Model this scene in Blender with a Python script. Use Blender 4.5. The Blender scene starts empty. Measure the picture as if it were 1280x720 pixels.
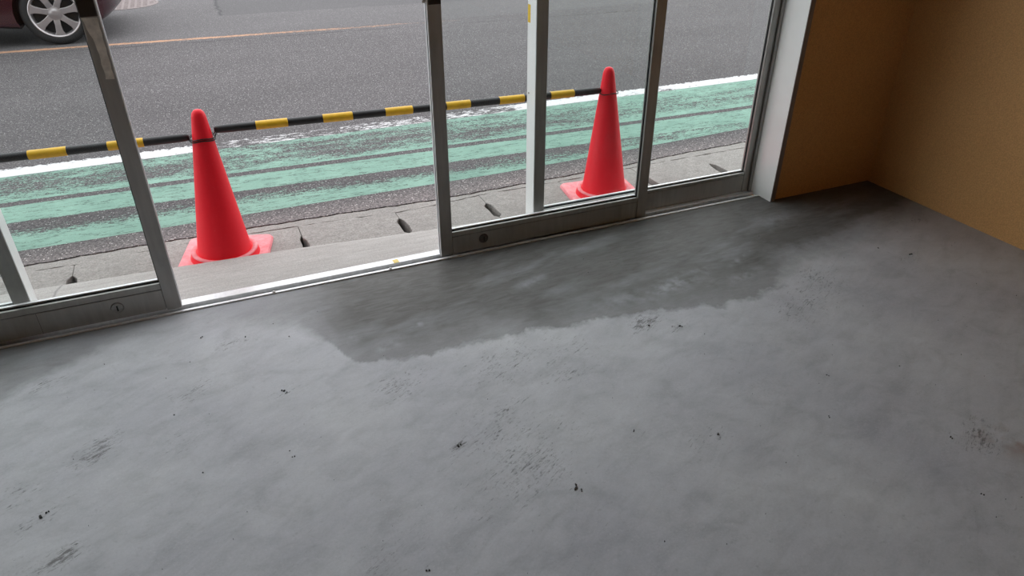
import bpy, math, random
import numpy as np
from mathutils import Vector, Matrix
random.seed(7); rng = np.random.default_rng(11)
sc = bpy.context.scene
COL = sc.collection

# ------------------------------------------------------------------ camera, sky, exposure
cam = bpy.data.cameras.new('camera'); co = bpy.data.objects.new('camera', cam); COL.objects.link(co)
co.location = (0, 0, 1.5); co.rotation_euler = (math.pi/2 - 0.541426, 0, -0.409321)
cam.sensor_width = 36; cam.sensor_fit = 'HORIZONTAL'; cam.lens = 884.65/1280*36
cam.clip_start = 0.05; cam.clip_end = 300
sc.camera = co
w = bpy.data.worlds.new('overcast_sky'); sc.world = w; w.use_nodes = True
w.node_tree.nodes['Background'].inputs[0].default_value = (0.955, 0.975, 1.0, 1)
w.node_tree.nodes['Background'].inputs[1].default_value = 2.3
vs = sc.view_settings; vs.view_transform = 'Standard'; vs.look = 'None'; vs.gamma = 1; vs.use_curve_mapping = False
vs.exposure = 0.0

# ------------------------------------------------------------------ node helpers
class G:
    def __init__(s, name):
        s.m = bpy.data.materials.new(name); s.m.use_nodes = True
        s.t = s.m.node_tree; s.n = s.t.nodes
        s.b = s.n['Principled BSDF']
    def new(s, ty, **kw):
        n = s.n.new(ty)
        for k, v in kw.items(): setattr(n, k, v)
        return n
    def put(s, sock, v):
        if v is None: return
        if hasattr(v, 'is_output'): s.t.links.new(v, sock)
        else:
            if sock.type == 'RGBA' and len(v) == 3: v = (*v, 1)
            sock.default_value = v
    def math(s, op, a, b=None, c=None, clamp=False):
        n = s.new('ShaderNodeMath', operation=op, use_clamp=clamp)
        s.put(n.inputs[0], a); s.put(n.inputs[1], b); s.put(n.inputs[2], c)
        return n.outputs[0]
    def pos(s): return s.new('ShaderNodeNewGeometry').outputs['Position']
    def obj(s): return s.new('ShaderNodeTexCoord').outputs['Object']
    def sep(s, v):
        n = s.new('ShaderNodeSeparateXYZ'); s.put(n.inputs[0], v); return n.outputs
    def scale(s, v, k, loc=(0, 0, 0)):
        n = s.new('ShaderNodeMapping'); s.put(n.inputs['Vector'], v)
        n.inputs['Scale'].default_value = k; n.inputs['Location'].default_value = loc; return n.outputs[0]
    def noise(s, v, sc_, det=4, rough=.55, dist=0):
        n = s.new('ShaderNodeTexNoise'); s.put(n.inputs['Vector'], v)
        n.inputs['Scale'].default_value = sc_; n.inputs['Detail'].default_value = det
        n.inputs['Roughness'].default_value = rough; n.inputs['Distortion'].default_value = dist
        return n.outputs[0]
    def voro(s, v, sc_, feat='F1'):
        n = s.new('ShaderNodeTexVoronoi', feature=feat); s.put(n.inputs['Vector'], v); n.inputs['Scale'].default_value = sc_
        return n.outputs
    def mr(s, v, a, b, c=0., d=1., smooth=False):
        n = s.new('ShaderNodeMapRange'); n.clamp = True
        if smooth: n.interpolation_type = 'SMOOTHSTEP'
        s.put(n.inputs[0], v)
        for i, k in enumerate((a, b, c, d)): s.put(n.inputs[i+1], k)
        return n.outputs[0]
    def ramp(s, v, stops):
        n = s.new('ShaderNodeValToRGB'); s.put(n.inputs[0], v)
        e = n.color_ramp.elements
        while len(e) < len(stops): e.new(.5)
        for q, (p, c) in zip(e, stops):
            q.position = p; q.color = (c, c, c, 1) if not hasattr(c, '__len__') else (*c, 1)
        return n.outputs[0]
    def mix(s, f, a, b, mode='MIX'):
        n = s.new('ShaderNodeMix', data_type='RGBA', blend_type=mode)
        s.put(n.inputs[0], f); s.put(n.inputs[6], a); s.put(n.inputs[7], b); return n.outputs[2]
    def attr(s, name):
        return s.new('ShaderNodeAttribute', attribute_name=name).outputs
    def bump(s, h, strength=.3, dist=.002, normal=None):
        n = s.new('ShaderNodeBump'); s.put(n.inputs['Height'], h); n.inputs['Strength'].default_value = strength
        n.inputs['Distance'].default_value = dist
        if normal is not None: s.put(n.inputs['Normal'], normal)
        return n.outputs[0]
    def out(s, col=None, rough=None, metal=None, normal=None, spec=None, **kw):
        for k, v in (('Base Color', col), ('Roughness', rough), ('Metallic', metal), ('Normal', normal), ('Specular IOR Level', spec)):
            s.put(s.b.inputs[k], v)
        for k, v in kw.items(): s.put(s.b.inputs[k], v)
        return s.m

MAT = {}
def simple(name, col, rough=.5, metal=0., var=.08, vs_=25, bump=0., bs=200, spec=.5, **kw):
    g = G(name); p = g.obj()
    n = g.noise(p, vs_, 4)
    c = g.mix(1, col, g.ramp(n, [(.25, 1-var), (.75, 1+var)]), 'MULTIPLY')
    nm = g.bump(g.noise(p, bs, 3), bump, .001) if bump else None
    MAT[name] = g.out(c, rough, metal, nm, spec, **kw); return MAT[name]

# aluminium door frames: anodised, faint streaks along the length
def alu(name, col, rough, metal):
    g = G(name); p = g.pos()
    n = g.noise(g.scale(p, (1, 1, .12)), 60, 4)
    d = g.noise(p, 6, 5, .6)
    c = g.mix(1, col, g.ramp(n, [(.3, .9), (.7, 1.07)]), 'MULTIPLY')
    c = g.mix(g.mr(d, .55, .75, 0, .3), c, tuple(k*.6 for k in col))
    MAT[name] = g.out(c, g.mr(d, .3, .7, rough-.06, rough+.1), metal, g.bump(n, .04, .0005))
alu('aluminium', (.40, .40, .385), .42, .55)
alu('aluminium_dark', (.24, .235, .22), .5, .4)
alu('sill_aluminium', (.86, .87, .88), .36, .25)
simple('jamb_white', (.90, .925, .92), .28, 0, .03, 8, 0, 200, .7)
simple('jamb_edge_shade', (.22, .20, .20), .5, .3, .08, 8)  # dark tone paints in the shade on the white jamb's front edge
simple('rubber_black', (.012, .012, .013), .6, 0, .2, 30)
simple('handle_brown', (.035, .026, .022), .35, .2, .2, 20)
simple('tape_residue', (.80, .78, .72), .32, .0, .22, 45)
simple('lock_steel', (.34, .34, .33), .35, .6, .2, 120)
simple('lock_dark', (.11, .10, .095), .45, .5, .3, 150)
simple('yellow_sticker', (.75, .50, .03), .5, 0, .15, 120)
simple('yellow_tape', (.78, .60, .16), .5, 0, .1, 120)
simple('white_plastic', (.75, .74, .72), .4, 0, .05, 30)
simple('ceiling_paint', (.22, .21, .20), .8, 0, .03, 4, .1)  # unseen ceiling kept dark to cut bounce light in the room
simple('facade_paint', (.55, .54, .52), .8, 0, .06, 3, .2)
simple('soil_dark', (.035, .03, .026), .95, 0, .4, 60, .4, 90)

def glass(name):
    g = G(name); g.n.remove(g.b)
    tr = g.new('ShaderNodeBsdfTransparent'); tr.inputs[0].default_value = (.955, .97, .965, 1)
    gl = g.new('ShaderNodeBsdfGlossy'); gl.inputs['Roughness'].default_value = .0; gl.inputs[0].default_value = (.95, .97, .97, 1)
    fr = g.new('ShaderNodeLayerWeight'); fr.inputs[0].default_value = .5
    fz = g.math('ADD', .022, g.math('MULTIPLY', g.math('POWER', fr.outputs['Facing'], 5), .6))
    m1 = g.new('ShaderNodeMixShader'); g.put(m1.inputs[0], g.math('MULTIPLY', fz, g.math('SUBTRACT', 1., g.new('ShaderNodeNewGeometry').outputs['Backfacing']))); g.put(m1.inputs[1], tr.outputs[0]); g.put(m1.inputs[2], gl.outputs[0])
    g.put(g.n['Material Output'].inputs[0], m1.outputs[0]); MAT[name] = g.m
glass('window_glass')

# orange-brown wallpaper with a fine stipple
g = G('ochre_wall'); p = g.pos()
n1 = g.noise(p, 190, 3, .6); n2 = g.noise(p, 1.3, 4)
c = g.mix(g.mr(n2, .35, .7), (.60, .335, .13), (.66, .375, .155))
c = g.mix(1, c, g.ramp(n1, [(.3, .80), (.7, 1.14)]), 'MULTIPLY')
MAT['ochre_wall'] = g.out(c, .62, 0, g.bump(n1, .55, .002), .35)

# interior floor: trowelled grey mortar with a darker fresh patch along the doors (masks are per-vertex stains)
g = G('mortar_floor'); p = g.pos(); a = g.attr('stain')['Color']
s_ = g.new('ShaderNodeSeparateColor'); g.put(s_.inputs[0], a); MO, SCU, LI = s_.outputs
a2 = g.attr('wear')['Color']; s2 = g.new('ShaderNodeSeparateColor'); g.put(s2.inputs[0], a2); RU, CHIP, _b = s2.outputs
big = g.noise(p, 1.6, 5, .6); mid = g.noise(g.scale(p, (1, 1.6, 1)), 7, 6, .62, .5); fine = g.noise(p, 160, 4, .6)
mp = g.new('ShaderNodeMapping'); g.put(mp.inputs['Vector'], p); mp.inputs['Rotation'].default_value = (0, 0, math.radians(-28))
rp_ = mp.outputs[0]
c = g.mix(g.mr(big, .35, .68), (.415, .42, .455), (.515, .525, .545))
c = g.mix(1, c, g.ramp(mid, [(.28, .84), (.5, 1.0), (.72, 1.08)]), 'MULTIPLY')
tw = g.noise(g.scale(rp_, (1, 3.2, 1)), 5, 7, .66, .8)
c = g.mix(1, c, g.ramp(tw, [(.3, .90), (.5, 1.0), (.7, 1.06)]), 'MULTIPLY')
sp = g.noise(p, 34, 6, .8); c = g.mix(g.mr(sp, .58, .72, 0, .42), c, (.25, .25, .26))
pit = g.math('ADD', g.noise(g.scale(p, (1, 1.5, 1)), 120, 4, .8), g.mr(g.noise(p, 2.4, 3), .45, .7, -.08, .06))
c = g.mix(g.mr(pit, .60, .72, 0, .55), c, (.24, .24, .245)); c = g.mix(g.mr(pit, .36, .25, 0, .35), c, (.62, .62, .63))
str_ = g.noise(g.scale(p, (2.2, 9, 1)), 4, 6, .62, 1.2)
dk = g.mix(g.mr(str_, .32, .68), (.098, .094, .087), (.150, .149, .145))
c = g.mix(MO, c, dk)
c = g.mix(LI, c, (.40, .42, .45))
c = g.mix(RU, c, (.27, .185, .15))
# scratchy scuffs: dark flecks, dense where the scuff mask is high
fl = g.math('ADD', g.math('MULTIPLY', g.noise(g.scale(rp_, (1, 5.5, 1)), 26, 7, .78, .7), .75), g.math('MULTIPLY', g.noise(p, 70, 4, .75), .25))
sm = g.math('MULTIPLY', g.mr(g.math('ADD', fl, g.math('MULTIPLY', SCU, .17)), .605, .69), g.mr(SCU, .0, .3, .38, .85))
c = g.mix(sm, c, (.13, .125, .125))
c = g.mix(CHIP, c, (.03, .028, .028))
c = g.mix(1, c, g.ramp(fine, [(.3, .95), (.7, 1.04)]), 'MULTIPLY')
rg = g.math('ADD', g.mr(mid, .3, .7, .42, .55), g.math('MULTIPLY', MO, .04))
h = g.math('ADD', g.math('MULTIPLY', fine, .12), g.math('ADD', g.math('MULTIPLY', mid, .6), g.math('MULTIPLY', CHIP, -.8)))
MAT['mortar_floor'] = g.out(c, rg, 0, g.bump(h, .28, .004), g.math('SUBTRACT', .28, g.math('MULTIPLY', MO, .10)))

# concrete: doorstep strip and gutter slabs
def concrete(name, ca, cb, streak, bump):
    g = G(name); p = g.pos()
    st = g.noise(g.scale(p, streak), 10, 6, .65, .4); fi = g.noise(p, 110 if bump > .4 else 200, 5, .85); bg = g.noise(p, 3, 4)
    c = g.mix(g.mr(st, .3, .7), ca, cb)
    c = g.mix(1, c, g.ramp(fi, [(.30, .80-bump*.5), (.70, 1.10+bump*.5)]), 'MULTIPLY')
    c = g.mix(g.mr(bg, .5, .75, 0, .35), c, tuple(k*.8 for k in ca))
    h = g.math('ADD', fi, st)
    return g, p, c, h
g, p, c, h = concrete('doorstep_concrete', (.42, .39, .37), (.53, .505, .485), (.5, 6, 1), .3)
x, y, z = g.sep(p)
wob = g.math('MULTIPLY', g.math('SUBTRACT', g.noise(p, 14, 3), .5), .03)
for jx, sl in ((-.735, .25), (1.285, -.25)):       # hairline joints running over the strip
    dx = g.math('ABSOLUTE', g.math('ADD', g.math('SUBTRACT', g.math('SUBTRACT', x, jx), g.math('MULTIPLY', g.math('SUBTRACT', y, 3.0), sl)), wob))
    c = g.mix(g.mr(dx, .0, .008, .6, 0), c, (.16, .155, .15))
MAT['doorstep_concrete'] = g.out(c, .85, 0, g.bump(h, .35, .003), .3)
g, p, c, h = concrete('gutter_concrete', (.30, .278, .262), (.40, .375, .355), (2, 3, 1), .5)
MAT['gutter_concrete'] = g.out(c, .9, 0, g.bump(h, .6, .004), .3)

# road: asphalt with aggregate, worn green lane, worn white edge line, orange centre line
g = G('road_surface'); p = g.pos(); x, y, z = g.sep(p)
fi = g.noise(p, 85, 5, .85); vo = g.voro(p, 110); vc = g.new('ShaderNodeSeparateColor'); g.put(vc.inputs[0], vo['Color'])
as_ = g.ramp(fi, [(.32, (.018, .0168, .018)), (.5, (.082, .0765, .080)), (.68, (.215, .202, .206))])
lg = g.noise(g.scale(p, (.35, 1.2, 1)), 1.2, 4)
as_ = g.mix(1, as_, g.ramp(lg, [(.3, .9), (.7, 1.08)]), 'MULTIPLY')
spk = g.math('MULTIPLY', g.math('GREATER_THAN', vc.outputs[0], .90), g.math('LESS_THAN', vo['Distance'], .38))
as_ = g.mix(g.math('MULTIPLY', spk, .75), as_, (.42, .41, .41))
# shoulder strip beside the gutter is paler and rougher
as_ = g.mix(g.mr(y, 3.5, 3.70, .85, .1), as_, g.mix(1, as_, (2.3, 2.15, 2.05), 'MULTIPLY'))
# far lane paler, old patch edge
as_ = g.mix(g.mr(y, 8.3, 8.45, 0, .25), as_, (.16, .156, .159))
pw = g.math('MULTIPLY', g.math('SUBTRACT', g.noise(p, 5, 4), .5), .12)
yp = g.math('ADD', g.math('ADD', y, g.math('MULTIPLY', x, .05)), pw)
patch = g.math('MULTIPLY', g.math('GREATER_THAN', yp, 9.66), g.math('GREATER_THAN', g.math('ADD', x, pw), .36))
as_ = g.mix(g.math('MULTIPLY', patch, .45), as_, (.082, .08, .083))
ed = g.math('MULTIPLY', g.mr(g.math('ABSOLUTE', g.math('SUBTRACT', g.math('ADD', x, pw), .37)), .0, .035, 1, 0), g.math('GREATER_THAN', yp, 9.66))
as_ = g.mix(g.math('MULTIPLY', ed, .8), as_, (.05, .05, .052))
# construction seam next to the centre line
se = g.math('ABSOLUTE', g.math('ADD', g.math('SUBTRACT', g.math('ADD', y, g.math('MULTIPLY', x, .05)), 8.19), g.math('MULTIPLY', g.math('SUBTRACT', g.noise(p, 3, 4), .5), .12)))
sek = g.math('MULTIPLY', g.mr(se, .004, .022, 1, 0), g.mr(g.noise(p, 1.1, 3), .42, .55, 0, .8))
as_ = g.mix(sek, as_, (.03, .03, .031))
# green lane: coverage changes across the lane (wheel wear), broken up by stretched noise
yb = g.math('ADD', y, g.mr(x, -1., 3.5, -.09, .07))
un = g.mr(yb, 3.55, 4.85)
def u(v): return (v-3.55)/1.3
cov = g.ramp(un, [(u(3.58), .72), (u(3.70), .72), (u(3.80), .42), (u(3.92), .24), (u(3.945), .86), (u(4.155), .84), (u(4.175), .16), (u(4.225), .18), (u(4.235), .80), (u(4.275), .55), (u(4.40), .42), (u(4.62), .50), (u(4.8), .6)])
st = g.noise(g.scale(p, (22, 60, 1)), 1, 8, .80, .5); s3 = g.noise(g.scale(p, (1.1, 5, 1)), 2, 4)
nn = g.math('ADD', g.math('MULTIPLY', fi, .28), g.math('ADD', g.math('MULTIPLY', st, .50), g.math('MULTIPLY', s3, .22)))
gm = g.mr(g.math('ADD', nn, g.math('MULTIPLY', g.math('SUBTRACT', g.math('ADD', cov, g.math('MULTIPLY', g.mr(x, 1.9, 3.1, 0, .24), g.mr(y, 4.0, 4.1, 1, .25))), .5), .42)), .475, .515)
lane_lo = g.math('ADD', 3.652, g.mr(x, 1.6, 3.6, 0, .1))
gm = g.math('MULTIPLY', gm, g.math('MULTIPLY', g.math('GREATER_THAN', y, lane_lo), g.math('LESS_THAN', y, 4.745)))
rep = g.mr(g.math('ADD', g.mr(x, .2, 3.2, 0, .12), st), .0, 1.)
grn = g.mix(g.mr(g.noise(p, 6, 5), .3, .7), (.195, .33, .27), (.26, .42, .345))
grn = g.mix(1, grn, g.ramp(fi, [(.25, .82), (.7, 1.1)]), 'MULTIPLY')
ck = g.math('ABSOLUTE', g.math('SUBTRACT', g.noise(g.scale(p, (1.6, 9, 1)), 2.2, 6, .62), .5))
grn = g.mix(g.mr(ck, .002, .014, .9, 0), grn, (.05, .06, .055))
c = g.mix(gm, as_, grn)
# white edge line
wc = g.ramp(g.mr(x, -2, 5), [(.0, .70), (.255, .68), (.275, .40), (.58, .46), (.60, .70), (.70, .68), (.715, .6), (1, .74)])
wn = g.math('ADD', g.math('MULTIPLY', g.noise(g.scale(p, (14, 34, 1)), 1, 8, .82, .6), .75), g.math('MULTIPLY', s3, .25))
wm = g.mr(g.math('ADD', wn, g.math('MULTIPLY', g.math('SUBTRACT', wc, .5), .46)), .485, .52)
wy = g.math('ADD', y, g.math('MULTIPLY', g.math('SUBTRACT', g.noise(p, 26, 5, .75), .5), .13))
wm = g.math('MULTIPLY', wm, g.math('MULTIPLY', g.math('GREATER_THAN', y, 4.748), g.math('LESS_THAN', wy, 4.885)))
c = g.mix(wm, c, g.mix(1, (.70, .69, .70), g.ramp(fi, [(.25, .85), (.7, 1.06)]), 'MULTIPLY'))
# orange centre line
oy = g.math('ABSOLUTE', g.math('SUBTRACT', g.math('ADD', y, g.math('MULTIPLY', x, .045)), 8.37))
oc = g.ramp(g.mr(x, -4, 8), [(0, .60), (.34, .58), (.40, .50), (.52, .42), (.60, .25), (1, .2)])
om = g.mr(g.math('ADD', nn, g.math('MULTIPLY', g.math('SUBTRACT', oc, .5), .42)), .47, .54)
om = g.math('MULTIPLY', om, g.mr(g.math('ADD', oy, g.math('MULTIPLY', g.math('SUBTRACT', g.noise(p, 14, 5, .7), .5), .08)), .03, .05, 1, 0))
c = g.mix(g.math('MULTIPLY', om, .85), c, (.56, .31, .18))
# white marks on the far side
fm = g.math('MULTIPLY', g.mr(nn, .47, .53), g.math('MULTIPLY', g.math('GREATER_THAN', y, 11.16), g.math('LESS_THAN', y, 11.32)))
c = g.mix(fm, c, (.6, .59, .59))
h = g.math('ADD', fi, g.math('MULTIPLY', g.math('MAXIMUM', gm, wm), .15))
MAT['road_surface'] = g.out(c, .88, 0, g.bump(h, .55, .004), .25)

# ------------------------------------------------------------------ mesh helpers
class MB:
    def __init__(s): s.v = []; s.f = []
    def add(s, vs_, fs):
        o = len(s.v); s.v += [tuple(map(float, q)) for q in vs_]; s.f += [tuple(i+o for i in q) for q in fs]; return s
    def box(s, x0, x1, y0, y1, z0, z1):
        return s.add([(x0, y0, z0), (x1, y0, z0), (x1, y1, z0), (x0, y1, z0), (x0, y0, z1), (x1, y0, z1), (x1, y1, z1), (x0, y1, z1)],
                     [(0, 3, 2, 1), (4, 5, 6, 7), (0, 1, 5, 4), (1, 2, 6, 5), (2, 3, 7, 6), (3, 0, 4, 7)])
    def prism(s, poly, z0, z1):          # polygon (x, y) ccw extruded in z
        n = len(poly)
        return s.add([(a, b, z0) for a, b in poly] + [(a, b, z1) for a, b in poly],
                     [tuple(range(n))[::-1], tuple(range(n, 2*n))] + [(i, (i+1) % n, (i+1) % n+n, i+n) for i in range(n)])
    def lathe(s, prof, seg=48, c=(0, 0, 0), axis='z', cap=True):
        vs_ = []; n = len(prof)
        for k in range(seg):
            a = 2*math.pi*k/seg; ca, sa = math.cos(a), math.sin(a)
            for r, z in prof:
                q = (r*ca, r*sa, z) if axis == 'z' else ((z, r*ca, r*sa) if axis == 'x' else (r*ca, z, -r*sa))
                vs_.append((q[0]+c[0], q[1]+c[1], q[2]+c[2]))
        fs = []
        for k in range(seg):
            k2 = (k+1) % seg
            for i in range(n-1): fs.append((k*n+i, k2*n+i, k2*n+i+1, k*n+i+1))
        if cap and prof[0][0] > 1e-6: fs.append(tuple(k*n for k in range(seg))[::-1])
        if cap and prof[-1][0] > 1e-6: fs.append(tuple(k*n+n-1 for k in range(seg)))
        return s.add(vs_, fs)
    def tube(s, pts, r, seg=10, closed=False):
        P = [Vector(q) for q in pts]; n = len(P); rings = []
        for i, q in enumerate(P):
            d = (P[(i+1) % n]-P[i-1]) if closed else (P[min(i+1, n-1)]-P[max(i-1, 0)])
            d.normalize(); up = Vector((0, 0, 1)) if abs(d.z) < .9 else Vector((1, 0, 0))
            a = d.cross(up).normalized(); b = a.cross(d)
            rr = r[i] if hasattr(r, '__len__') else r
            rings.append([q+a*(rr*math.cos(2*math.pi*k/seg))+b*(rr*math.sin(2*math.pi*k/seg)) for k in range(seg)])
        fs = []; m = n if closed else n-1
        for i in range(m):
            j = (i+1) % n
            for k in range(seg): fs.append((i*seg+k, i*seg+(k+1) % seg, j*seg+(k+1) % seg, j*seg+k))
        if not closed: fs += [tuple(range(seg))[::-1], tuple(range((n-1)*seg, n*seg))]
        return s.add([q for R_ in rings for q in R_], fs)
    def build(s, name, mat, parent=None, smooth=False, bevel=0, seg=2):
        me = bpy.data.meshes.new(name); me.from_pydata(s.v, [], s.f); me.update()
        import bmesh
        bm = bmesh.new(); bm.from_mesh(me); bmesh.ops.remove_doubles(bm, verts=bm.verts, dist=1e-6)
        bmesh.ops.recalc_face_normals(bm, faces=bm.faces); bm.to_mesh(me); bm.free()
        o = bpy.data.objects.new(name, me); COL.objects.link(o); me.materials.append(MAT[mat])
        if parent is not None: o.parent = parent
        if smooth:
            for q in me.polygons: q.use_smooth = True
            me.set_sharp_from_angle(angle=math.radians(38))
        if bevel:
            b = o.modifiers.new('edge', 'BEVEL'); b.width = bevel; b.segments = seg; b.limit_method = 'ANGLE'; b.angle_limit = math.radians(35)
            b.harden_normals = False
        return o
def tag(o, label, cat=None, group=None, kind=None):
    o['label'] = label
    if cat: o['category'] = cat
    if group: o['group'] = group
    if kind: o['kind'] = kind
    return o
def empty(name, loc=(0, 0, 0), rot=(0, 0, 0)):
    o = bpy.data.objects.new(name, None); COL.objects.link(o); o.location = loc; o.rotation_euler = rot
    o.empty_display_size = .1; return o
def dup(o, parent=None):
    c = o.copy(); COL.objects.link(c); c.parent = parent
    if parent is not None: c.matrix_parent_inverse = o.matrix_parent_inverse
    for ch in list(o.children): dup(ch, c)
    return c

# ------------------------------------------------------------------ constants of the place
XR, XL = 3.246, -6.4            # right and left interior wall
YI, YD, YO = 2.565, 2.655, 2.712  # inner wall face, inner leaf face, outer leaf face
ZC, ZH = 3.15, 3.0              # ceiling, head of the shop front, raised to admit more daylight
GZ = -.08                       # street level
YB = -4.2                       # back wall

# ------------------------------------------------------------------ structure: floor
def vnoise(X, Y, s, seed, octv=4, pers=.55):
    r = np.random.default_rng(seed); T = r.random((256, 256)); out = 0; amp = 1; tot = 0
    for o in range(octv):
        u_, v_ = X*s+13.7*o, Y*s+7.3*o
        i, j = np.floor(u_).astype(int), np.floor(v_).astype(int); fu, fv = u_-i, v_-j
        fu = fu*fu*(3-2*fu); fv = fv*fv*(3-2*fv)
        a = T[i % 256, j % 256]; b = T[(i+1) % 256, j % 256]; c_ = T[i % 256, (j+1) % 256]; d = T[(i+1) % 256, (j+1) % 256]
        out = out+amp*((a*(1-fu)+b*fu)*(1-fv)+(c_*(1-fu)+d*fu)*fv); tot += amp; amp *= pers; s *= 2.05
    return out/tot
xs = np.concatenate([np.linspace(XL, -1.12, 30)[:-1], np.arange(-1.12, XR-.003, .0065), [XR]])
ys = np.concatenate([np.linspace(YB, .45, 30)[:-1], np.arange(.45, 2.632, .0065), [2.634]])
X, Y = np.meshgrid(xs, ys, indexing='xy')
# lower boundary of the darker mortar patch along the doors (traced on the floor plane, metres)
PX = np.array([-5, -1.1, -.95, -.814, -.689, -.522, -.337, -.25, -.135, -.057, .021, .13, .201, .245, .262, .283, .356, .45, .543, .575, .614, .74, .856, .95, 1.047, 1.247, 1.378, 1.5, 1.635, 1.70, 1.76, 1.86, 1.917, 2.0, 2.087, 2.264, 2.45, 2.636, 2.85, 3.08, 3.25])
PY = np.array([2.2, 2.2, 2.24, 2.277, 2.381, 2.459, 2.517, 2.47, 2.40, 2.36, 2.33, 2.30, 2.24, 2.18, 2.10, 2.04, 2.015, 1.985, 1.965, 2.0, 2.005, 1.985, 1.972, 1.99, 1.959, 1.944, 1.924, 1.885, 1.864, 1.815, 1.835, 1.815, 1.84, 1.85, 1.885, 1.935, 1.93, 1.95, 2.0, 2.03, 2.10])
wob1 = (vnoise(X, Y, 5, 1, 5, .6)-.5); wob2 = vnoise(X, Y, 26, 2, 4, .62)-.5
lo = np.interp(X, PX, PY)
d = Y-lo+wob1*.05+wob2*.055+(vnoise(X, Y, 70, 9, 2)-.5)*.018
sharp = np.interp(X, [-1, -.5, -.2, .15, .24, .5, 1.7, 1.95, 2.2, 2.6, 3.2], [.05, .06, .16, .12, .012, .012, .012, .02, .12, .22, .25])
mort = np.clip(d/sharp, 0, 1)
depth_ = np.clip((Y-lo)/.5, 0, 1)
mort *= np.interp(X, [-1.1, -.6, -.3, 0, .25, .35], [.8, .62, .22, .42, .78, 1.0])
mort *= .60+.40*np.clip(depth_*2.2+wob1*1.2, 0, 1)
# smears of paler slurry inside the patch
L1 = np.clip((vnoise(X*.55+Y*.25, Y*2.1-X*.5, 4.2, 5, 5, .6)-.54)*3.0, 0, 1)
li = L1*np.clip(mort*2, 0, 1)*.42
def blob(cx, cy, rx, ry, ang=0, k=1.):
    ca, sa = math.cos(ang), math.sin(ang); dx, dy = X-cx, Y-cy
    q = ((dx*ca+dy*sa)/rx)**2+((-dx*sa+dy*ca)/ry)**2
    return k*np.exp(-q)
for cx, cy, rx, ry, an, k in ((.42, 2.10, .05, .03, .5, .8), (.30, 2.20, .04, .05, .2, .5), (.55, 2.18, .05, .025, .3, .6), (1.62, 2.05, .20, .05, .25, .75), (1.93, 1.99, .12, .03, .2, .7), (2.02, 2.12, .10, .02, .5, .6), (1.08, 2.30, .10, .03, .4, .5), (2.42, 2.37, .14, .05, .2, .45), (2.32, 2.08, .18, .06, .2, .5), (1.35, 2.03, .18, .05, .1, .45)):
    li = np.maximum(li, blob(cx, cy, rx, ry, an, k)*np.clip(.55+wob2*2.2+wob1, 0, 1))
edge = np.exp(-((d+.004)/.010)**2)*(mort.max()>0)*np.clip((vnoise(X, Y, 9, 8, 3)-.42)*5, 0, 1)*((X > .2) & (X < 2.2))
scu = np.zeros_like(X)
for cx, cy, r, k in ((-.50, 1.95, .06, .8), (-.53, 1.91, .07, 1.0), (-.575, 1.531, .05, .9), (-.637, 1.70, .06, .7), (-.30, 1.85, .12, .5), (-.22, 2.10, .10, .55), (-.10, 2.33, .08, .5), (.60, 1.52, .16, .55), (.48, 1.51, .03, 1.0), (.70, 1.62, .07, .8), (.64, 1.35, .22, .55), (.99, 1.75, .16, .6), (.8, 1.85, .2, .5), (1.36, 1.86, .07, 1.0), (1.46, 1.78, .05, .7), (.725, 1.221, .03, .6), (.40, 1.86, .14, .5), (.05, 1.98, .05, .5), (2.2, 1.83, .16, .75), (2.02, 1.73, .16, .6), (2.72, 1.84, .06, .8), (2.9, 2.12, .10, .5), (1.95, .92, .10, .7), (-.72, 1.80, .10, .5), (.2, 1.20, .12, .45), (1.2, 1.25, .1, .4), (-.85, 2.25, .05, .6), (-.7, 2.34, .06, .6), (3.1, 2.1, .08, .5)):
    scu = np.maximum(scu, blob(cx, cy, r*1.2, r*.7, .5, k))
scu = np.clip(scu*np.clip(.35+1.9*vnoise(X, Y, 14, 21, 4, .6)-.45, 0, 1.2)+.10*np.clip(vnoise(X, Y, 3, 22, 3)*2-.9, 0, 1), 0, 1)
chip = np.zeros_like(X)
spots = [(.037, 1.984, .008), (.045, 1.972, .006), (.022, 1.661, .007), (.012, 1.69, .004), (.725, 1.221, .012), (.735, 1.205, .008), (.480, 1.510, .010), (-.637, 1.70, .011), (-.625, 1.712, .006), (-.23, 1.70, .005), (-.20, 2.42, .006), (-.05, 2.36, .006), (.26, 1.13, .007), (1.753, 1.326, .007), (1.23, 1.245, .006), (1.36, 1.83, .009), (1.47, 1.775, .008), (1.868, .943, .008), (2.02, 1.27, .005), (1.60, 1.17, .006), (2.66, 1.95, .006), (2.74, 1.85, .010), (1.0, 1.36, .006), (.1, 2.3, .005), (-.3, 2.0, .005), (1.75, .75, .007), (.85, .97, .005)]
for _ in range(0): spots.append((random.uniform(-.8, 2.9), random.uniform(.7, 2.45), random.uniform(.0025, .0055)))
for cx, cy, r in spots:
    i0, i1 = np.searchsorted(xs, [cx-.04, cx+.04]); j0, j1 = np.searchsorted(ys, [cy-.04, cy+.04])
    if i1 <= i0 or j1 <= j0: continue
    sx, sy = X[j0:j1, i0:i1], Y[j0:j1, i0:i1]
    k = np.clip(1.5-np.hypot(sx-cx, (sy-cy)*1.2)/max(r, .0052), 0, 1)*min(1, r/.0055)
    chip[j0:j1, i0:i1] = np.maximum(chip[j0:j1, i0:i1], k)
chip = edge*.35
rust = np.clip(blob(2.08, .84, .13, .07, -.6, 1.2)*np.clip((vnoise(X, Y, 10, 31, 5, .65)-.40)*4.5, 0, 1), 0, .75)
rust = np.maximum(rust, .22*np.clip((X-2.6)/.5, 0, 1)*np.clip(vnoise(X, Y, 2.2, 33, 4)*2-.7, 0, 1))
Zf = (mort*.0012+(vnoise(X, Y, 2.2, 41, 3)-.5)*.003*((Y > .4) & (X > -1.15)))
Zf -= Zf.max()
nx, ny = len(xs), len(ys)
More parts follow.
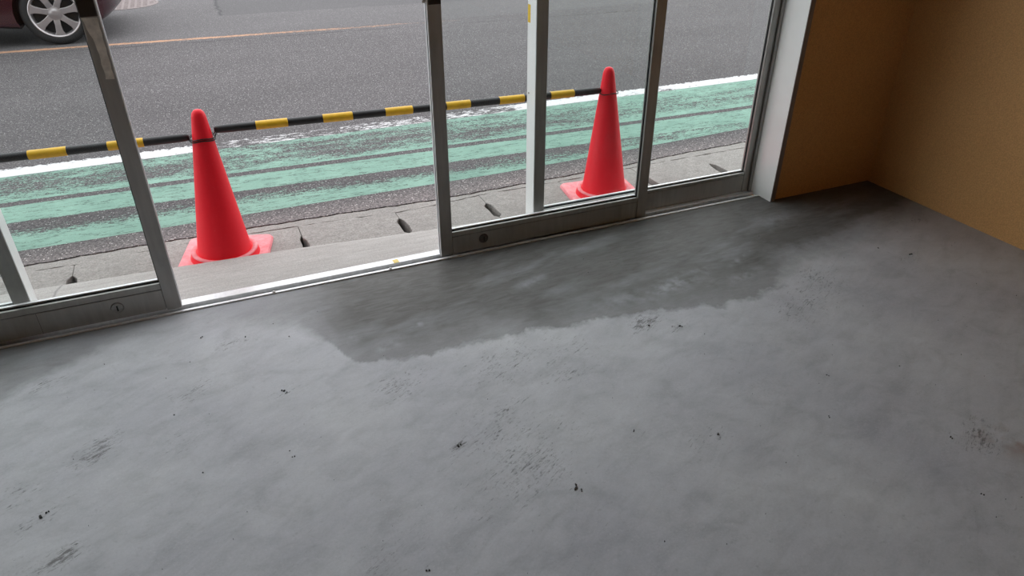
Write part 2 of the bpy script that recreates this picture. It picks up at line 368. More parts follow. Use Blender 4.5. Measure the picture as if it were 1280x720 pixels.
V = np.stack([X.ravel(), Y.ravel(), Zf.ravel()], 1)
ii = (np.arange(ny-1)[:, None]*nx+np.arange(nx-1)[None, :]).ravel()
F = np.stack([ii, ii+1, ii+nx+1, ii+nx], 1)
me = bpy.data.meshes.new('floor'); me.vertices.add(len(V)); me.vertices.foreach_set('co', V.ravel())
me.loops.add(F.size); me.loops.foreach_set('vertex_index', F.ravel()); me.polygons.add(len(F))
me.polygons.foreach_set('loop_start', np.arange(0, F.size, 4)); me.update(calc_edges=True)
me.polygons.foreach_set('use_smooth', np.ones(len(F), bool))
def put_attr(me, name, a, b, c_):
    at = me.attributes.new(name, 'FLOAT_COLOR', 'POINT')
    at.data.foreach_set('color', np.stack([a.ravel(), b.ravel(), c_.ravel(), np.ones(a.size)], 1).astype(np.float32).ravel())
put_attr(me, 'stain', mort, scu, li); put_attr(me, 'wear', rust, chip, chip*0)
me.materials.append(MAT['mortar_floor'])
fl_o = bpy.data.objects.new('floor', me); COL.objects.link(fl_o)
tag(fl_o, 'bare grey mortar floor with darker fresh patch along the doors', 'floor', kind='structure')

# grit stuck to the floor: tiny dark lumps, too small to tell apart
simple('grit_dark', (.03, .027, .026), .9, 0, .3, 90)
mb = MB()
for cx, cy, r in spots + [(random.uniform(-.8, 3.1), random.uniform(.6, 2.5), random.uniform(.0012, .0028)) for _ in range(150)]:
    for q in range(1 if r < .006 else 2):
        r1 = r*.40*random.uniform(.6, 1.1); ox, oy = (0, 0) if q == 0 else (random.uniform(-r, r), random.uniform(-r, r))
        k = 7; an = random.random()*6; el = random.uniform(1, 1.9)
        ring = [((cx+ox)+r1*(el*math.cos(2*math.pi*i/k)*math.cos(an)-math.sin(2*math.pi*i/k)*math.sin(an))*random.uniform(.7, 1.2), (cy+oy)+r1*(el*math.cos(2*math.pi*i/k)*math.sin(an)+math.sin(2*math.pi*i/k)*math.cos(an))*random.uniform(.7, 1.2), -.006) for i in range(k)]
        zt = .0006+r1*.15
        mb.add(ring+[(cx+ox+(a-cx-ox)*.75, cy+oy+(b-cy-oy)*.75, zt) for a, b, _ in ring], [tuple(range(k, 2*k))]+[(i, (i+1) % k, (i+1) % k+k, i+k) for i in range(k)])
gr_o = mb.build('grit', 'grit_dark', fl_o); gr_o['kind'] = 'stuff'; gr_o['label'] = 'scattered dark grit stuck to the floor'

# ------------------------------------------------------------------ structure: walls, ceiling
def struct(name, mb, mat, label, bevel=0, cat='wall'):
    return tag(mb.build(name, mat, bevel=bevel), label, cat, kind='structure')
struct('wall_right', MB().box(XR, XR+.15, YB-.15, 2.76, -.2, ZC), 'ochre_wall', 'ochre stippled wall along the right side of the room')
struct('wall_front', MB().box(2.576, XR, YI, 2.76, -.2, ZC).box(XL-.15, 2.576, YI+.03, 2.76, ZH+.06, ZC).box(XL-.15, -6.3, YI, 2.76, -.2, ZH+.06), 'ochre_wall', 'shaded ochre wall between the white door jamb and the corner')
struct('wall_left', MB().box(XL-.15, XL, YB-.15, YI, -.2, ZC), 'ochre_wall', 'ochre wall closing the left side of the room')
struct('wall_back', MB().box(XL, XR, YB-.15, YB, -.2, ZC), 'ochre_wall', 'ochre wall behind the viewer')
struct('ceiling', MB().box(XL-.15, XR+.15, YB-.15, 2.76, ZC, ZC+.12), 'ceiling_paint', 'dark flat ceiling of the empty shop', cat='ceiling')
struct('wall_facade', MB().box(2.60, 6.5, 2.76, 2.80, -.2, 3.4).box(XL-.15, 2.60, 2.76, 2.80, ZH+.05, 3.4).box(XL-.15, -6.3, 2.76, 2.80, -.2, ZH+.05), 'facade_paint', 'plain outer face of the shop building beside the doors')

# jambs, head, sill
j = MB().box(2.557, 2.580, 2.550, 2.76, -.012, ZH).build('trim_1', 'jamb_white', bevel=.002)
tag(j, 'white painted jamb at the right end of the sliding doors', 'trim', kind='structure')
MB().box(2.5572, 2.578, 2.5465, 2.5500, -.01, ZH).build('jamb_edge_shade', 'jamb_edge_shade', j)
MB().box(2.580, 2.590, 2.553, 2.5655, -.01, ZH).build('jamb_edge_shade', 'jamb_edge_shade', j)
MB().box(2.541, 2.557, 2.700, 2.709, 0, ZH).build('guide_strip', 'aluminium', j, bevel=.001)
j2 = MB().box(-2.10, -2.02, 2.60, 2.80, -.012, ZH).build('trim_2', 'jamb_white', bevel=.002)
tag(j2, 'white post at the left end of the sliding doors', 'trim', kind='structure')
hd = MB().box(-6.3, 2.556, 2.60, 2.80, ZH, ZH+.06).box(-2.02, 2.557, 2.63, 2.80, 2.10, 2.17).build('trim_3', 'aluminium', bevel=.003)
tag(hd, 'grey metal head bar over the sliding doors', 'trim', kind='structure')
sill = MB().box(-6.3, 2.557, 2.630, 2.727, -.05, -.022).build('trim_4', 'sill_aluminium', bevel=.001)
tag(sill, 'bright aluminium threshold track under the sliding doors', 'trim', kind='structure')
MB().box(-6.3, 2.557, 2.631, 2.6445, -.03, .004).build('track_lip', 'sill_aluminium', sill, bevel=.001)
MB().box(-6.3, 2.557, 2.6445, 2.684, -.025, -.020).build('track_groove', 'rubber_black', sill)
MB().box(-6.3, 2.557, 2.664, 2.6695, -.022, -.012).build('track_rail', 'sill_aluminium', sill, bevel=.001)
MB().box(-6.3, 2.557, 2.684, 2.728, -.03, .001).build('track_flange', 'sill_aluminium', sill, bevel=.001)
MB().prism([(.604, 2.683), (.628, 2.686), (.626, 2.715), (.603, 2.712)], .001, .0022).build('tape_mark', 'yellow_tape', sill)
for cx in (.575, .09, 1.24):
    MB().lathe([(0, -.003), (.006, -.003), (.007, .002), (.004, .006), (0, .007)], 7, (cx, 2.638, .003)).build('mortar_crumb', 'white_plastic', sill)

# ------------------------------------------------------------------ sliding door leaves
def leaf(name, x0, x1, yf, label, zb=.004, zt=2.10, sw=.052, dep=.034, lead=None, lead_dep=None, lock=None, rail=.088, bead=.113):
    """one glazed sliding leaf: stiles, rails, beads, gasket, pane"""
    r = empty(name, ((x0+x1)/2, yf, 0)); inv = Matrix.Translation((-(x0+x1)/2, -yf, 0))
    tag(r, label, 'door', kind='structure')
    def P(mb, nm, mat, par=r, **kw):
        o = mb.build(nm, mat, par, **kw)
        if par is r: o.matrix_parent_inverse = inv
        return o
    res = {}
    for s, (a, b) in (('L', (x0, x0+sw)), ('R', (x1-sw, x1))):
        dd = lead_dep if lead == s else dep
        mb = MB().box(a, b, yf, yf+dd, zb-.004, zt)
        res[s] = P(mb, 'stile', 'aluminium', bevel=.002)
    xa, xb = x0+sw, x1-sw
    res['rail'] = P(MB().box(xa+.0012, xb-.0012, yf+.0012, yf+dep, zb, rail), 'bottom_rail', 'aluminium', bevel=.0012)
    P(MB().box(xa, xb, yf, yf+dep, zt-.07, zt), 'top_rail', 'aluminium', bevel=.0012)
    yg = yf+dep*.5
    P(MB().box(xa+.001, xb-.001, yf+.0008, yg-.004, rail+.0022, bead), 'glazing_bead', 'aluminium', bevel=.001)
    P(MB().box(xa+.001, xb-.001, yg+.004, yf+dep, rail+.0022, bead+.008), 'outer_bead', 'sill_aluminium', bevel=.001)  # brighter metal paints in the sky-lit top of this bead
    P(MB().box(xa, xb, yg-.0038, yg-.0025, rail+.0022, bead+.0022).box(xa, xb, yg+.0025, yg+.0038, rail+.0022, bead+.0022)
      .box(xa, xa+.004, yg-.0038, yg+.0038, bead+.004, zt-.07).box(xb-.004, xb, yg-.0038, yg+.0038, bead+.004, zt-.07)
      .box(xa, xb, yf+.004, yf+dep-.004, rail, rail+.0022), 'gasket', 'rubber_black')
    P(MB().box(xa+.002, xb-.002, yg-.0024, yg+.0024, rail+.003, zt-.071), 'pane', 'window_glass')
    if lock is not None:
        lx, lz, m = lock
        L = P(MB().lathe([(0, -.0045), (.015, -.0045), (.0205, -.003), (.0225, .001), (.0225, .003)], 28, (lx, yf, lz), 'y'), 'floor_lock', m, smooth=True)
        b = MB().box(lx-.0025, lx+.0025, yf-.0062, yf-.004, lz-.011, lz+.011).build('key_slot', 'rubber_black', L)
    return r, P, res
A, PA, RA = leaf('door_1', -1.312, -.256, YD, 'inner glazed sliding door left of the opening, tape residue on its stile', zb=.012, lock=(-.470, .060, 'lock_steel'), rail=.100, bead=.128)
C, PC, RC = leaf('door_2', .814, 1.868, YD, 'inner glazed sliding door right of the opening, in front of the right cone', lock=(1.013, .053, 'lock_dark'), rail=.086, bead=.110)
B, PB, RB = leaf('door_3', -2.02, -.745, YO, 'outer glazed sliding door at the far left, seen through glass', zb=.002, lead='R', lead_dep=.085)
D, PD, RD = leaf('door_4', 1.287, 2.556, YO, 'outer glazed sliding door against the white jamb', zb=.002, lead='L', lead_dep=.085, rail=.092, bead=.108)
PB(MB().box(-.745, -.7425, YO+.002, YO+.085, .003, 2.095), 'sky_lit_edge', 'jamb_white')  # white skin on both outer leading stiles paints in their sky-lit sides
PD(MB().box(1.2845, 1.287, YO+.002, YO+.085, .003, 2.095), 'sky_lit_edge', 'jamb_white')
# meeting edges of the inner leaves: a light edge strip, black groove
PA(MB().box(-.256, -.2535, YD+.003, YD+.010, .012, 2.095).box(-.256, -.2535, YD+.024, YD+.033, .012, 2.095), 'edge_strip', 'sill_aluminium')
PA(MB().box(-.256, -.2545, YD+.010, YD+.024, .012, 2.095), 'edge_groove', 'aluminium_dark')
PC(MB().box(.811, .814, YD+.001, YD+.009, .006, 2.095).box(.811, .814, YD+.022, YD+.034, .006, 2.095), 'edge_strip', 'sill_aluminium')
PC(MB().box(.8125, .814, YD+.009, YD+.022, .006, 2.095), 'edge_groove', 'rubber_black')
# recessed dark handles and latch
for PP, st, xa, z0 in ((PA, RA['R'], -.3085, 1.088), (PC, RC['L'], .8155, 1.052)):
    o = PP(MB().box(xa, xa+.050, YD-.0035, YD+.001, z0, z0+.24), 'handle_plate', 'handle_brown', bevel=.003)
    MB().box(xa+.012, xa+.038, YD-.0045, YD-.0030, z0+.05, z0+.19).build('finger_recess', 'rubber_black', o)
PC(MB().prism([(.795, YD+.006), (.8135, YD+.004), (.8135, YD+.02), (.80, YD+.02)], 1.058, 1.10), 'latch_hook', 'white_plastic', bevel=.002)
# silver tape residue under the left handle
tp = []
for k in range(13):
    t = k/12; tp.append((-.3065+.0015*math.sin(k*1.9)+.020*min(1, t*2.2), 1.086-t*.19))
for k in range(13):
    t = 1-k/12; tp.append((-.262+.001*math.sin(k*2.3), 1.084-t*.19))
mb = MB(); n = len(tp)
mb.add([(a, YD-.0012, b) for a, b in tp]+[(a, YD+.0005, b) for a, b in tp], [tuple(range(n)), tuple(range(n, 2*n))[::-1]]+[(i, (i+1) % n, (i+1) % n+n, i+n) for i in range(n)])
PA(mb, 'tape_residue', 'tape_residue')
# yellow sticker and screw hole on the lit edge of the outer door
PD(MB().box(1.2838, 1.2848, YO+.058, YO+.083, .935, 1.005), 'yellow_sticker', 'yellow_sticker')
PD(MB().lathe([(0, -.001), (.004, -.001), (.004, .001), (0, .001)], 12, (1.2845, YO+.066, .645), 'x'), 'screw', 'lock_dark')
# joint in the left bottom rail
PA(MB().box(-.7285, -.7275, YD+.0006, YD+.003, .013, .099), 'rail_joint', 'rubber_black')

# unseen transoms and shop windows further left, added to bring in daylight
def fixed(name, x0, x1, z0, z1, label):
    r = empty(name, ((x0+x1)/2, 2.70, z0)); inv = Matrix.Translation((-(x0+x1)/2, -2.70, -z0)); tag(r, label, 'window', kind='structure')
    f = MB().box(x0, x0+.04, 2.68, 2.73, z0, z1).box(x1-.04, x1, 2.68, 2.73, z0, z1).box(x0+.04, x1-.04, 2.68, 2.73, z0, z0+.04).box(x0+.04, x1-.04, 2.68, 2.73, z1-.04, z1).build('window_frame', 'aluminium', r)
    p = MB().box(x0+.04, x1-.04, 2.703, 2.707, z0+.04, z1-.04).build('pane', 'window_glass', r)
    f.matrix_parent_inverse = inv; p.matrix_parent_inverse = inv
fixed('added_window_1', -2.02, .268, 2.17, ZH, 'transom window added for daylight over the left pair of doors')
fixed('added_window_2', .268, 2.556, 2.17, ZH, 'transom window added for daylight over the right pair of doors')
fixed('added_window_3', -4.2, -2.10, .0, ZH, 'tall unseen shop window added for daylight left of the sliding doors')
fixed('added_window_4', -6.3, -4.2, .0, ZH, 'tall unseen shop window added for daylight at the far left end')

# ------------------------------------------------------------------ outside: doorstep, gutter, road
mb = MB(); XS = np.concatenate([np.linspace(-7, -1.2, 15), np.linspace(-1.15, 3.2, 110), np.linspace(3.3, 7, 12)]); prof_n = 0; vv = []
r2 = np.random.default_rng(3)
for xx in XS:
    ye = 3.052-.057*np.clip(xx, -.9, 2.4)+(r2.random()-.5)*.004
    rd = np.interp(xx, [-.9, .25, .8, 3], [.012, .012, .045, .05])
    pr = [(2.728, -.008), (2.75, -.006), (ye-.16, -.012), (ye-rd*2.2, -.014)]
    for k in range(6):
        a = k/5*math.pi/2; pr.append((ye-rd*1.2*(1-math.sin(a)), -.016-rd*.8*(1-math.cos(a))))
    pr += [(ye+.004, -.12), (2.728, -.12)]
    vv.append([(xx, a, b) for a, b in pr]); prof_n = len(pr)
mb.add([q for R_ in vv for q in R_], [(i*prof_n+k, (i+1)*prof_n+k, (i+1)*prof_n+(k+1) % prof_n, i*prof_n+(k+1) % prof_n) for i in range(len(XS)-1) for k in range(prof_n)] + [tuple(range(prof_n)), tuple(range((len(XS)-1)*prof_n, len(XS)*prof_n))[::-1]])
ds = mb.build('doorstep', 'doorstep_concrete', smooth=True)
tag(ds, 'smooth concrete doorstep strip just outside the threshold', 'doorstep', kind='structure')

gut = MB().box(-7, 7, 2.9, 3.9, -.30, -.17).build('gutter', 'soil_dark')
tag(gut, 'row of concrete gutter covers along the street edge', 'gutter', kind='structure')
JX = [-2.19, -1.70, -1.205, -.711, -.212, .292, .788, 1.272, 1.765, 2.258, 2.745, 3.24, 3.73]
WID = {-.711: .044, .292: .032, .788: .046, 1.272: .046, 2.258: .050, 2.745: .050}
FAR = [(-.94, 3.41), (-.69, 3.395), (-.44, 3.41), (-.17, 3.42), (.3, 3.40), (.49, 3.39), (.8, 3.36), (.95, 3.365), (1.3, 3.40), (1.9, 3.40), (2.5, 3.425), (3.15, 3.43)]
def far(x): return float(np.interp(x, [a for a, b in FAR], [b for a, b in FAR]))
def jit(s=.004): return random.uniform(-s, s)
for k in range(len(JX)-1):
    a, b = JX[k], JX[k+1]; gp = .0009
    wa, wb = WID.get(a, .028)*.5, WID.get(b, .028)*.5
    y0, n0, n1 = 2.93, 3.10, 3.275
    if abs(a-.292) < .01: n0a, n1a = 3.10, 3.245
    else: n0a, n1a = n0, n1
    poly = [(a+gp, y0), (b-gp, y0), (b-gp, n0), (b-wb+jit(), n0+.02), (b-wb+jit(), (n0+n1)/2), (b-wb*.9+jit(), n1-.025), (b-wb*.4, n1), (b-gp, n1+.012)]
    m = 14; e = [(b-gp, far(b)+jit())]
    for q in range(1, m): xx = b+(a-b)*q/m; e.append((xx, far(xx)+jit(.006)))
    e.append((a+gp, far(a)+jit()))
    poly += e + [(a+gp, n1a+.012), (a+wa*.4, n1a), (a+wa*.9+jit(), n1a-.025), (a+wa+jit(), (n0a+n1a)/2), (a+wa+jit(), n0a+.02), (a+gp, n0a)]
    MB().prism(poly, GZ-.075, GZ+jit(.0012)).build('gutter_slab', 'gutter_concrete', gut, bevel=.003)
# mortar haunch between slabs and asphalt, broken into lengths by the wavy cracks
MX = [-2.2, -1.5, -.8, -.1, .62, 1.35, 2.1, 2.9, 3.7]
def far2(x): return float(np.interp(x, [-2, -.9, -.44, .5, 1.04, 1.79, 2.3, 2.69, 3.2], [3.48, 3.475, 3.485, 3.465, 3.435, 3.455, 3.47, 3.50, 3.515]))
jt = {}
def wav(x, s, amp): return amp*(math.sin(x*31+s)+.7*math.sin(x*73+2*s)+.5*math.sin(x*151+3*s))*.5
for a, b in zip(MX[:-1], MX[1:]):
    n = 60; lo_ = [(a+(b-a)*q/n, far(a+(b-a)*q/n)+.009+wav(a+(b-a)*q/n, 1, .004)) for q in range(n+1)]
    hi_ = [(x_, far2(x_)-.002+wav(x_, 4, .006)) for x_, _ in lo_][::-1]
    MB().prism(lo_+hi_, GZ-.06, GZ-.003).build('mortar_edge', 'gutter_concrete', gut, bevel=0)

road = empty('road', (0, 6, GZ)); tag(road, 'grey asphalt street with green lane and worn markings', 'road', kind='structure')
invr = Matrix.Translation((0, -6, -GZ))
def strip(name, lo_f, hi_f, x0, x1, n, th=.06, label=None):
    pts = [x0+(x1-x0)*k/n for k in range(n+1)]
    o = MB().prism([(q, lo_f(q)) for q in pts]+[(q, hi_f(q)) for q in pts[::-1]], GZ-th, GZ).build(name, 'road_surface', road)
    o.matrix_parent_inverse = invr
    if label: o['label'] = label
    return o
strip('asphalt_shoulder', lambda q: far2(q)+.006+wav(q, 4.4, .006)*(abs(q) < 3.8), lambda q: 3.652+.05*max(0, min(2, q-1.6)), -4.2, 4.2, 700)
strip('green_lane', lambda q: 3.652+.05*max(0, min(2, q-1.6)), lambda q: 4.745, -14, 16, 60, label='worn pale green painted lane')
strip('edge_line', lambda q: 4.745, lambda q: 4.905, -14, 16, 10, label='worn white edge line')
strip('near_lane', lambda q: 4.905, lambda q: 8.295-.045*q, -14, 16, 20)
strip('centre_line', lambda q: 8.295-.045*q, lambda q: 8.445-.045*q, -14, 16, 20, label='faded orange centre line')
strip('far_lane', lambda q: 8.445-.045*q, lambda q: 26, -14, 16, 20)
MB().box(-14, 16, 2.9, 26, -.5, -.31).build('road_bed', 'soil_dark', road).matrix_parent_inverse = invr
for a, b in ((-14, -4.2), (4.2, 16)):
    o = MB().box(a, b, 3.0, 3.66, GZ-.06, GZ).build('asphalt_shoulder', 'road_surface', road); o.matrix_parent_inverse = invr

# manhole cover
simple('manhole_iron', (.21, .17, .165), .7, .2, .3, 40, .3, 120)
mh = empty('manhole_cover', (-.78, 11.0, GZ)); tag(mh, 'round rusty iron manhole cover on the far lane beside the car', 'manhole cover')
MB().lathe([(.43, -.02), (.46, -.02), (.46, .004), (.43, .004), (.43, -.02)], 56, cap=False).build('frame_ring', 'manhole_iron', mh)
MB().lathe([(0, -.02), (.425, -.02), (.425, .003), (0, .003)], 56).build('cover', 'manhole_iron', mh)
mb = MB()
for i in range(-5, 6):
    for k in range(-5, 6):
        if math.hypot(i, k) < 5.2: mb.box(i*.075-.024, i*.075+.024, k*.075-.024, k*.075+.024, .003, .006)
mb.build('tread_pattern', 'manhole_iron', mh)['kind'] = 'stuff'

# ------------------------------------------------------------------ traffic cones
g = G('cone_red'); p = g.obj(); z = g.sep(p)[2]
n = g.noise(p, 9, 5, .6); f_ = g.noise(p, 120, 3)
c = g.mix(g.mr(n, .3, .7), (.90, .016, .032), (.94, .022, .038))
c = g.mix(g.mr(f_, .62, .78, 0, .12), c, (.92, .2, .2))
MAT['cone_red'] = g.out(c, .42, 0, g.bump(f_, .08, .001), .2)
g = G('cone_base_red'); p = g.obj(); n = g.noise(g.scale(p, (3, 3, 3)), 8, 6, .65)
c = g.mix(g.mr(n, .3, .72), (.85, .17, .20), (.90, .38, .40))
MAT['cone_base_red'] = g.out(c, .55, 0, g.bump(n, .1, .001), .4)
MAT['cone_collar'] = MAT['cone_red']
CP = [(.1215, .046), (.1165, .056), (.0305, .660), (.0290, .672), (.0245, .686), (.0165, .696), (.008, .6995), (0, .700)]
def make_cone():
    r = empty('traffic_cone')
    MB().lathe(CP, 64).build('cone_body', 'cone_red', r, smooth=True)
    MB().lathe([(.153, .020), (.1505, .026), (.1445, .050), (.140, .052), (.10, .050)], 64).build('collar', 'cone_red', r, smooth=True)
    MB().lathe([(.1450, .0495), (.1435, .0540), (.1385, .0562), (.1275, .0552), (.1235, .0515), (.1235, .0495), (.1450, .0495)], 64, cap=False).build('collar_lip', 'cone_base_red', r, smooth=True)
    def rr(h, rad, z):
        q = []
        for cx, cy, a0 in ((1, 1, 0), (-1, 1, 90), (-1, -1, 180), (1, -1, 270)):
            for k in range(7):
                a = math.radians(a0+15*k); q.append((cx*(h-rad)+rad*math.cos(a), cy*(h-rad)+rad*math.sin(a), z))
        return q
    lv = [rr(.1935, .03, .0), rr(.1935, .03, .014), rr(.187, .027, .0225), rr(.178, .024, .0235), rr(.120, .10, .0225)]
    mb = MB(); n_ = 28
    mb.add([q for L in lv for q in L], [(i*n_+k, i*n_+(k+1) % n_, (i+1)*n_+(k+1) % n_, (i+1)*n_+k) for i in range(len(lv)-1) for k in range(n_)]+[tuple(range(n_))[::-1], tuple(range((len(lv)-1)*n_, len(lv)*n_))])
    mb.build('base_plate', 'cone_base_red', r, smooth=True)
    return r
cone = make_cone()
CL, CR = (-.066, 3.188), (1.902, 3.118)
spec = [(CL, -13, (0, 1.7), 'red traffic cone left of centre, joined by bars on both sides'), (CR, -8, (-.6, -1.2), 'red traffic cone behind the glass on the right, at the end of the bar'), ((-2.07, 3.27), 20, (0, 0), 'red traffic cone carrying the outer end of the left bar')]
for i, (c0, rz, tilt, lab) in enumerate(spec):
    o = cone if i == 0 else dup(cone)
    o.location = (c0[0], c0[1], GZ)
    o.rotation_euler = (Matrix.Rotation(math.radians(tilt[1]), 3, 'Y') @ Matrix.Rotation(math.radians(tilt[0]), 3, 'X') @ Matrix.Rotation(math.radians(rz), 3, 'Z')).to_euler()
    tag(o, lab, 'traffic cone', 'red traffic cones along the gutter')

# ------------------------------------------------------------------ black and yellow cone bars with wire loops
simple('bar_black', (.018, .018, .020), .5, 0, .3, 30, .1)
simple('bar_yellow', (.85, .50, .02), .45, 0, .12, 30, .08)
simple('wire_dark', (.02, .018, .018), .45, .6, .2, 60)
def make_bar(p0, p1, label, loops, bounds):
    """p0/p1 = ends of the tube; bounds = fractions of the yellow sleeves"""
    P0, P1 = Vector(p0), Vector(p1); r = empty('cone_bar', P0.lerp(P1, .5)); inv = Matrix.Translation(-P0.lerp(P1, .5))
    tag(r, label, 'barrier bar', 'striped bars hung between the cones')
    def q(t): return P0.lerp(P1, t)
    ln = (P1-P0).length; e = .03/ln
    o = MB().tube([q(0), q(.004), q(e), q(e+.01), q(.5), q(1-e-.01), q(1-e), q(.996), q(1)], [.010, .0150, .0165, .0172, .0172, .0172, .0165, .0150, .010], 20).build('tube', 'bar_black', r, smooth=True); o.matrix_parent_inverse = inv
    for a, b in bounds:
        o = MB().tube([q(a), q(a+.0006), q(b-.0006), q(b)], [.0174, .0188, .0188, .0174], 20).build('yellow_sleeve', 'bar_yellow', r, smooth=True); o.matrix_parent_inverse = inv
    for (cx, cy, cz, rad, end) in loops:
        E_ = P0 if end == 0 else P1; d_ = Vector((E_.x-cx, E_.y-cy, 0)); a0 = math.atan2(d_.y, d_.x)
        pts = [E_+(P1-P0).normalized()*(.012 if end == 0 else -.012)]
        for k in range(33):
            t = k/32; a = a0+.28+t*(2*math.pi-.56)
            pts.append(Vector((cx+rad*math.cos(a), cy+rad*math.sin(a), cz+.004*math.sin(3*a))))
        pts.append(E_+(P1-P0).normalized()*(.012 if end == 0 else -.012)+Vector((0, 0, -.004)))
        o = MB().tube(pts, .0026, 8).build('wire_loop', 'wire_dark', r, smooth=True); o.matrix_parent_inverse = inv
zb = .508
bR0, bR1 = (.002, 3.196, .524), (1.848, 3.130, .505)
xb_ = [(.172, .306), (.458, .590), (.740, .868), (1.031, 1.150), (1.298, 1.428), (1.569, 1.697)]
make_bar(bR0, bR1, 'black and yellow striped bar strung between the two cones in view', [(-.050, 3.196, .500, .0505, 0), (1.892, 3.125, .494, .0505, 1)], [((a-.002)/1.846, (b-.002)/1.846) for a, b in xb_])
bL1, bL0 = (-.101, 3.203, .503), (-2.01, 3.268, .505)
fr = [(-.412, -.277), (-.696, -.56), (-.98, -.845), (-1.265, -1.13), (-1.55, -1.415), (-1.835, -1.70)]
make_bar(bL0, bL1, 'black and yellow striped bar running left from the left cone', [(-2.07, 3.27, .50, .0505, 0), (-.0505, 3.196, .492, .0520, 1)], [((a+2.01)/1.909, (b+2.01)/1.909) for a, b in fr])

# ------------------------------------------------------------------ maroon car on the far lane
simple('car_paint', (.035, .005, .011), .18, .25, .05, 3, 0, 200, .5, **{'Coat Weight': .6, 'Coat Roughness': .05})
simple('tyre', (.016, .016, .017), .8, 0, .2, 40, .2)
simple('alloy', (.45, .42, .425), .32, .75, .06, 15)
simple('car_dark', (.010, .010, .011), .6, 0, .2, 20)
simple('car_glass', (.012, .014, .016), .05, 0, .05, 5)
simple('headlight_clear', (.75, .77, .8), .08, .2, .05, 5)
WX, WY, WR = -1.205, 8.56, .300
car = empty('car', (-2.55, 9.42, GZ)); tag(car, 'dark maroon car with silver alloy wheels driving on the far lane', 'car')
invc = Matrix.Translation((2.55, -9.42, -GZ))
def CP_(mb, nm, mat, par=None, **kw):
    o = mb.build(nm, mat, par or car, **kw)
    if par is None: o.matrix_parent_inverse = invc
    return o
RXW = WX-2.62
hz = GZ+WR+.005; AR = .345
def arch(cx):
    return [(cx-AR*math.cos(math.radians(a)), hz+AR*math.sin(math.radians(a))) for a in np.linspace(-22, 202, 19)]
bz = GZ+.215
prof = [(RXW-.72, bz+.12), (RXW-.66, bz+.01), (RXW-.50, bz-.015)] + arch(RXW) + [(RXW+.55, bz-.015), (WX-.55, bz-.015)] + arch(WX) + \
       [(WX+.42, bz-.01), (WX+.50, bz+.02), (WX+.585, bz+.10), (WX+.605, bz+.26), (WX+.59, bz+.42), (WX+.50, bz+.58), (WX+.20, bz+.72), (WX-.35, bz+.82),
        (WX-1.2, bz+.86), (RXW-.2, bz+.88), (RXW-.66, bz+.82), (RXW-.76, bz+.5)]
hw = .86; sl = [-1, -.985, -.95, -.82, -.45, 0, .45, .82, .95, .985, 1]
mb = MB(); n = len(prof); vv = []
for s in sl:
    a = abs(s); ins = max(0, (a-.4)/.6)**2.4
    for x_, z_ in prof:
        fx = max(0, (x_-(WX+.36))/.25); fb = max(0, ((RXW-.45)-x_)/.3); zz = (z_-bz)/.86
        xx = x_-.16*ins*min(1, fx)+.14*ins*min(1, fb)
        yy = 9.42+s*hw*(1-.10*max(0, zz-.55))-.0*zz
        edge_ = .03*max(0, (a-.95)/.05)
        zr = z_-(edge_ if zz > .75 else 0)+(edge_*.8 if zz < .02 and zz > -.05 else 0)
        vv.append((xx, yy, zr))
m = len(sl)
mb.add(vv, [(i*n+k, i*n+(k+1) % n, (i+1)*n+(k+1) % n, (i+1)*n+k) for i in range(m-1) for k in range(n)]+[tuple(range(n)), tuple(range((m-1)*n, m*n))[::-1]])
body = CP_(mb, 'body', 'car_paint', smooth=True)
# cabin: glass house and roof
def loft_cab(pts, w0, w1, nm, mat):
    mb = MB(); k = len(pts); vs_ = []
    for s in (-1, -.9, 0, .9, 1):
        for x_, z_ in pts:
            t = (z_-(bz+.84))/.62; vs_.append((x_, 9.42+s*(w0+(w1-w0)*t), z_+(.015 if abs(s) < .95 else 0)*t))
    mb.add(vs_, [(i*k+j_, i*k+(j_+1) % k, (i+1)*k+(j_+1) % k, (i+1)*k+j_) for i in range(4) for j_ in range(k)]+[tuple(range(k)), tuple(range(4*k, 5*k))[::-1]])
    return CP_(mb, nm, mat, smooth=True, bevel=.02)
loft_cab([(WX-.40, bz+.80), (WX-1.05, bz+1.36), (RXW-.30, bz+1.36), (RXW-.62, bz+.80)], .79, .62, 'cabin_glass', 'car_glass')
loft_cab([(WX-1.00, bz+1.345), (WX-1.25, bz+1.405), (RXW+.0, bz+1.40), (RXW-.36, bz+1.345)], .795, .625, 'roof', 'car_paint')
for xa, xb2 in ((WX-.95, WX-1.02), (RXW+1.05, RXW+.97), (RXW+.1, RXW-.02)):
    for s in (-1, 1):
        CP_(MB().add([(xa+.10, 9.42+s*.80, bz+.80), (xb2+.10, 9.42+s*.80, bz+.80), (xb2, 9.42+s*.635, bz+1.37), (xa, 9.42+s*.635, bz+1.37),
                      (xa+.10, 9.42+s*.77, bz+.80), (xb2+.10, 9.42+s*.77, bz+.80), (xb2, 9.42+s*.60, bz+1.37), (xa, 9.42+s*.60, bz+1.37)],
                     [(0, 1, 2, 3), (4, 7, 6, 5), (0, 4, 5, 1), (1, 5, 6, 2), (2, 6, 7, 3), (3, 7, 4, 0)]), 'pillar', 'car_paint')
CP_(MB().box(RXW-.5, WX+.40, 8.83, 10.01, bz-.03, bz+.5), 'underbody', 'car_dark', bevel=.02)
for s in (-1, 1):
    CP_(MB().lathe([(0, -.02), (.11, -.02), (.13, .01), (.09, .04), (0, .05)], 20, (WX+.44, 9.42+s*.62, bz+.50), 'x'), 'headlight', 'headlight_clear', smooth=True)
    CP_(MB().box(WX-.55, WX-.35, 9.42+s*.93-.07, 9.42+s*.93+.07, bz+.86, bz+.98), 'side_mirror', 'car_paint', bevel=.03)
CP_(MB().box(WX+.575, WX+.615, 9.15, 9.69, bz+.14, bz+.30), 'grille', 'car_dark', bevel=.01)
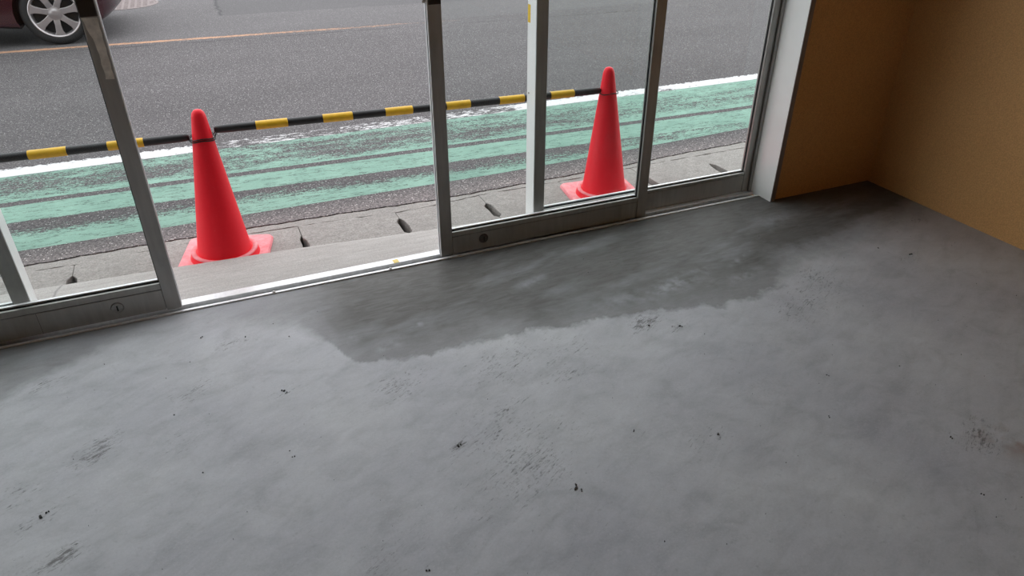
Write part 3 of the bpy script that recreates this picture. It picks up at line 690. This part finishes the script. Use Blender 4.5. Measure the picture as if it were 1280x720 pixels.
# front corner side: sill trim, thin light line under the door
CP_(MB().box(RXW+.50, WX-.50, 8.575, 8.60, bz-.03, bz+.0), 'sill_trim', 'car_dark', bevel=.006)
def wheel(cx, cyo, side):
    """side -1: outer face towards -y"""
    def Y_(d): return cyo+side*(-d)          # d = depth behind the outer face
    rt = empty('wheel', (cx, cyo, hz-.005)); rt.parent = car; rt.matrix_parent_inverse = invc
    ci = Matrix.Translation((-cx, -cyo, -(hz-.005)))
    def W(mb, nm, mat, par=None, **kw):
        o = mb.build(nm, mat, rt, **kw); o.matrix_parent_inverse = ci; return o
    zc = hz-.005; c = (cx, cyo, zc); k = -side
    W(MB().lathe([(.222, .008*k), (.240, .0*k), (.272, .004*k), (.292, .020*k), (WR, .045*k), (WR, .165*k), (.29, .195*k), (.222, .20*k), (.222, .008*k)], 56, c, 'y', False), 'tyre', 'tyre', smooth=True)
    W(MB().lathe([(.226, .004*k), (.219, .001*k), (.208, .010*k), (.200, .03*k), (.196, .16*k), (.226, .18*k), (.226, .004*k)], 56, c, 'y', False), 'rim', 'alloy', smooth=True)
    W(MB().lathe([(0, .075*k), (.198, .075*k), (.198, .085*k), (0, .085*k)], 40, c, 'y'), 'brake_backing', 'car_dark')
    W(MB().lathe([(0, .006*k), (.030, .006*k), (.036, .010*k), (.060, .014*k), (.066, .03*k), (.066, .06*k), (0, .06*k)], 32, c, 'y'), 'hub', 'alloy', smooth=True)
    for i in range(7):
        a = 2*math.pi*(i+.5)/7-.25; ca, sa = math.cos(a), math.sin(a); pts = []
        for r_, wd in ((.045, .030), (.11, .026), (.17, .032), (.213, .052)):
            for yy in (.010+.010*(r_ < .1), .045):
                for s in (-1, 1): pts.append((cx+r_*ca-s*wd*sa, cyo+k*yy, zc+r_*sa+s*wd*ca))
        fs = []
        for q in range(3):
            b0, b1 = q*4, q*4+4
            fs += [(b0, b0+1, b1+1, b1), (b0+2, b1+2, b1+3, b0+3), (b0, b1, b1+2, b0+2), (b0+1, b0+3, b1+3, b1+1)]
        fs += [(0, 2, 3, 1), (12, 13, 15, 14)]
        W(MB().add(pts, fs), 'spoke', 'alloy', bevel=.004)
for cx in (WX, RXW):
    wheel(cx, 8.575, -1); wheel(cx, 10.265, 1)
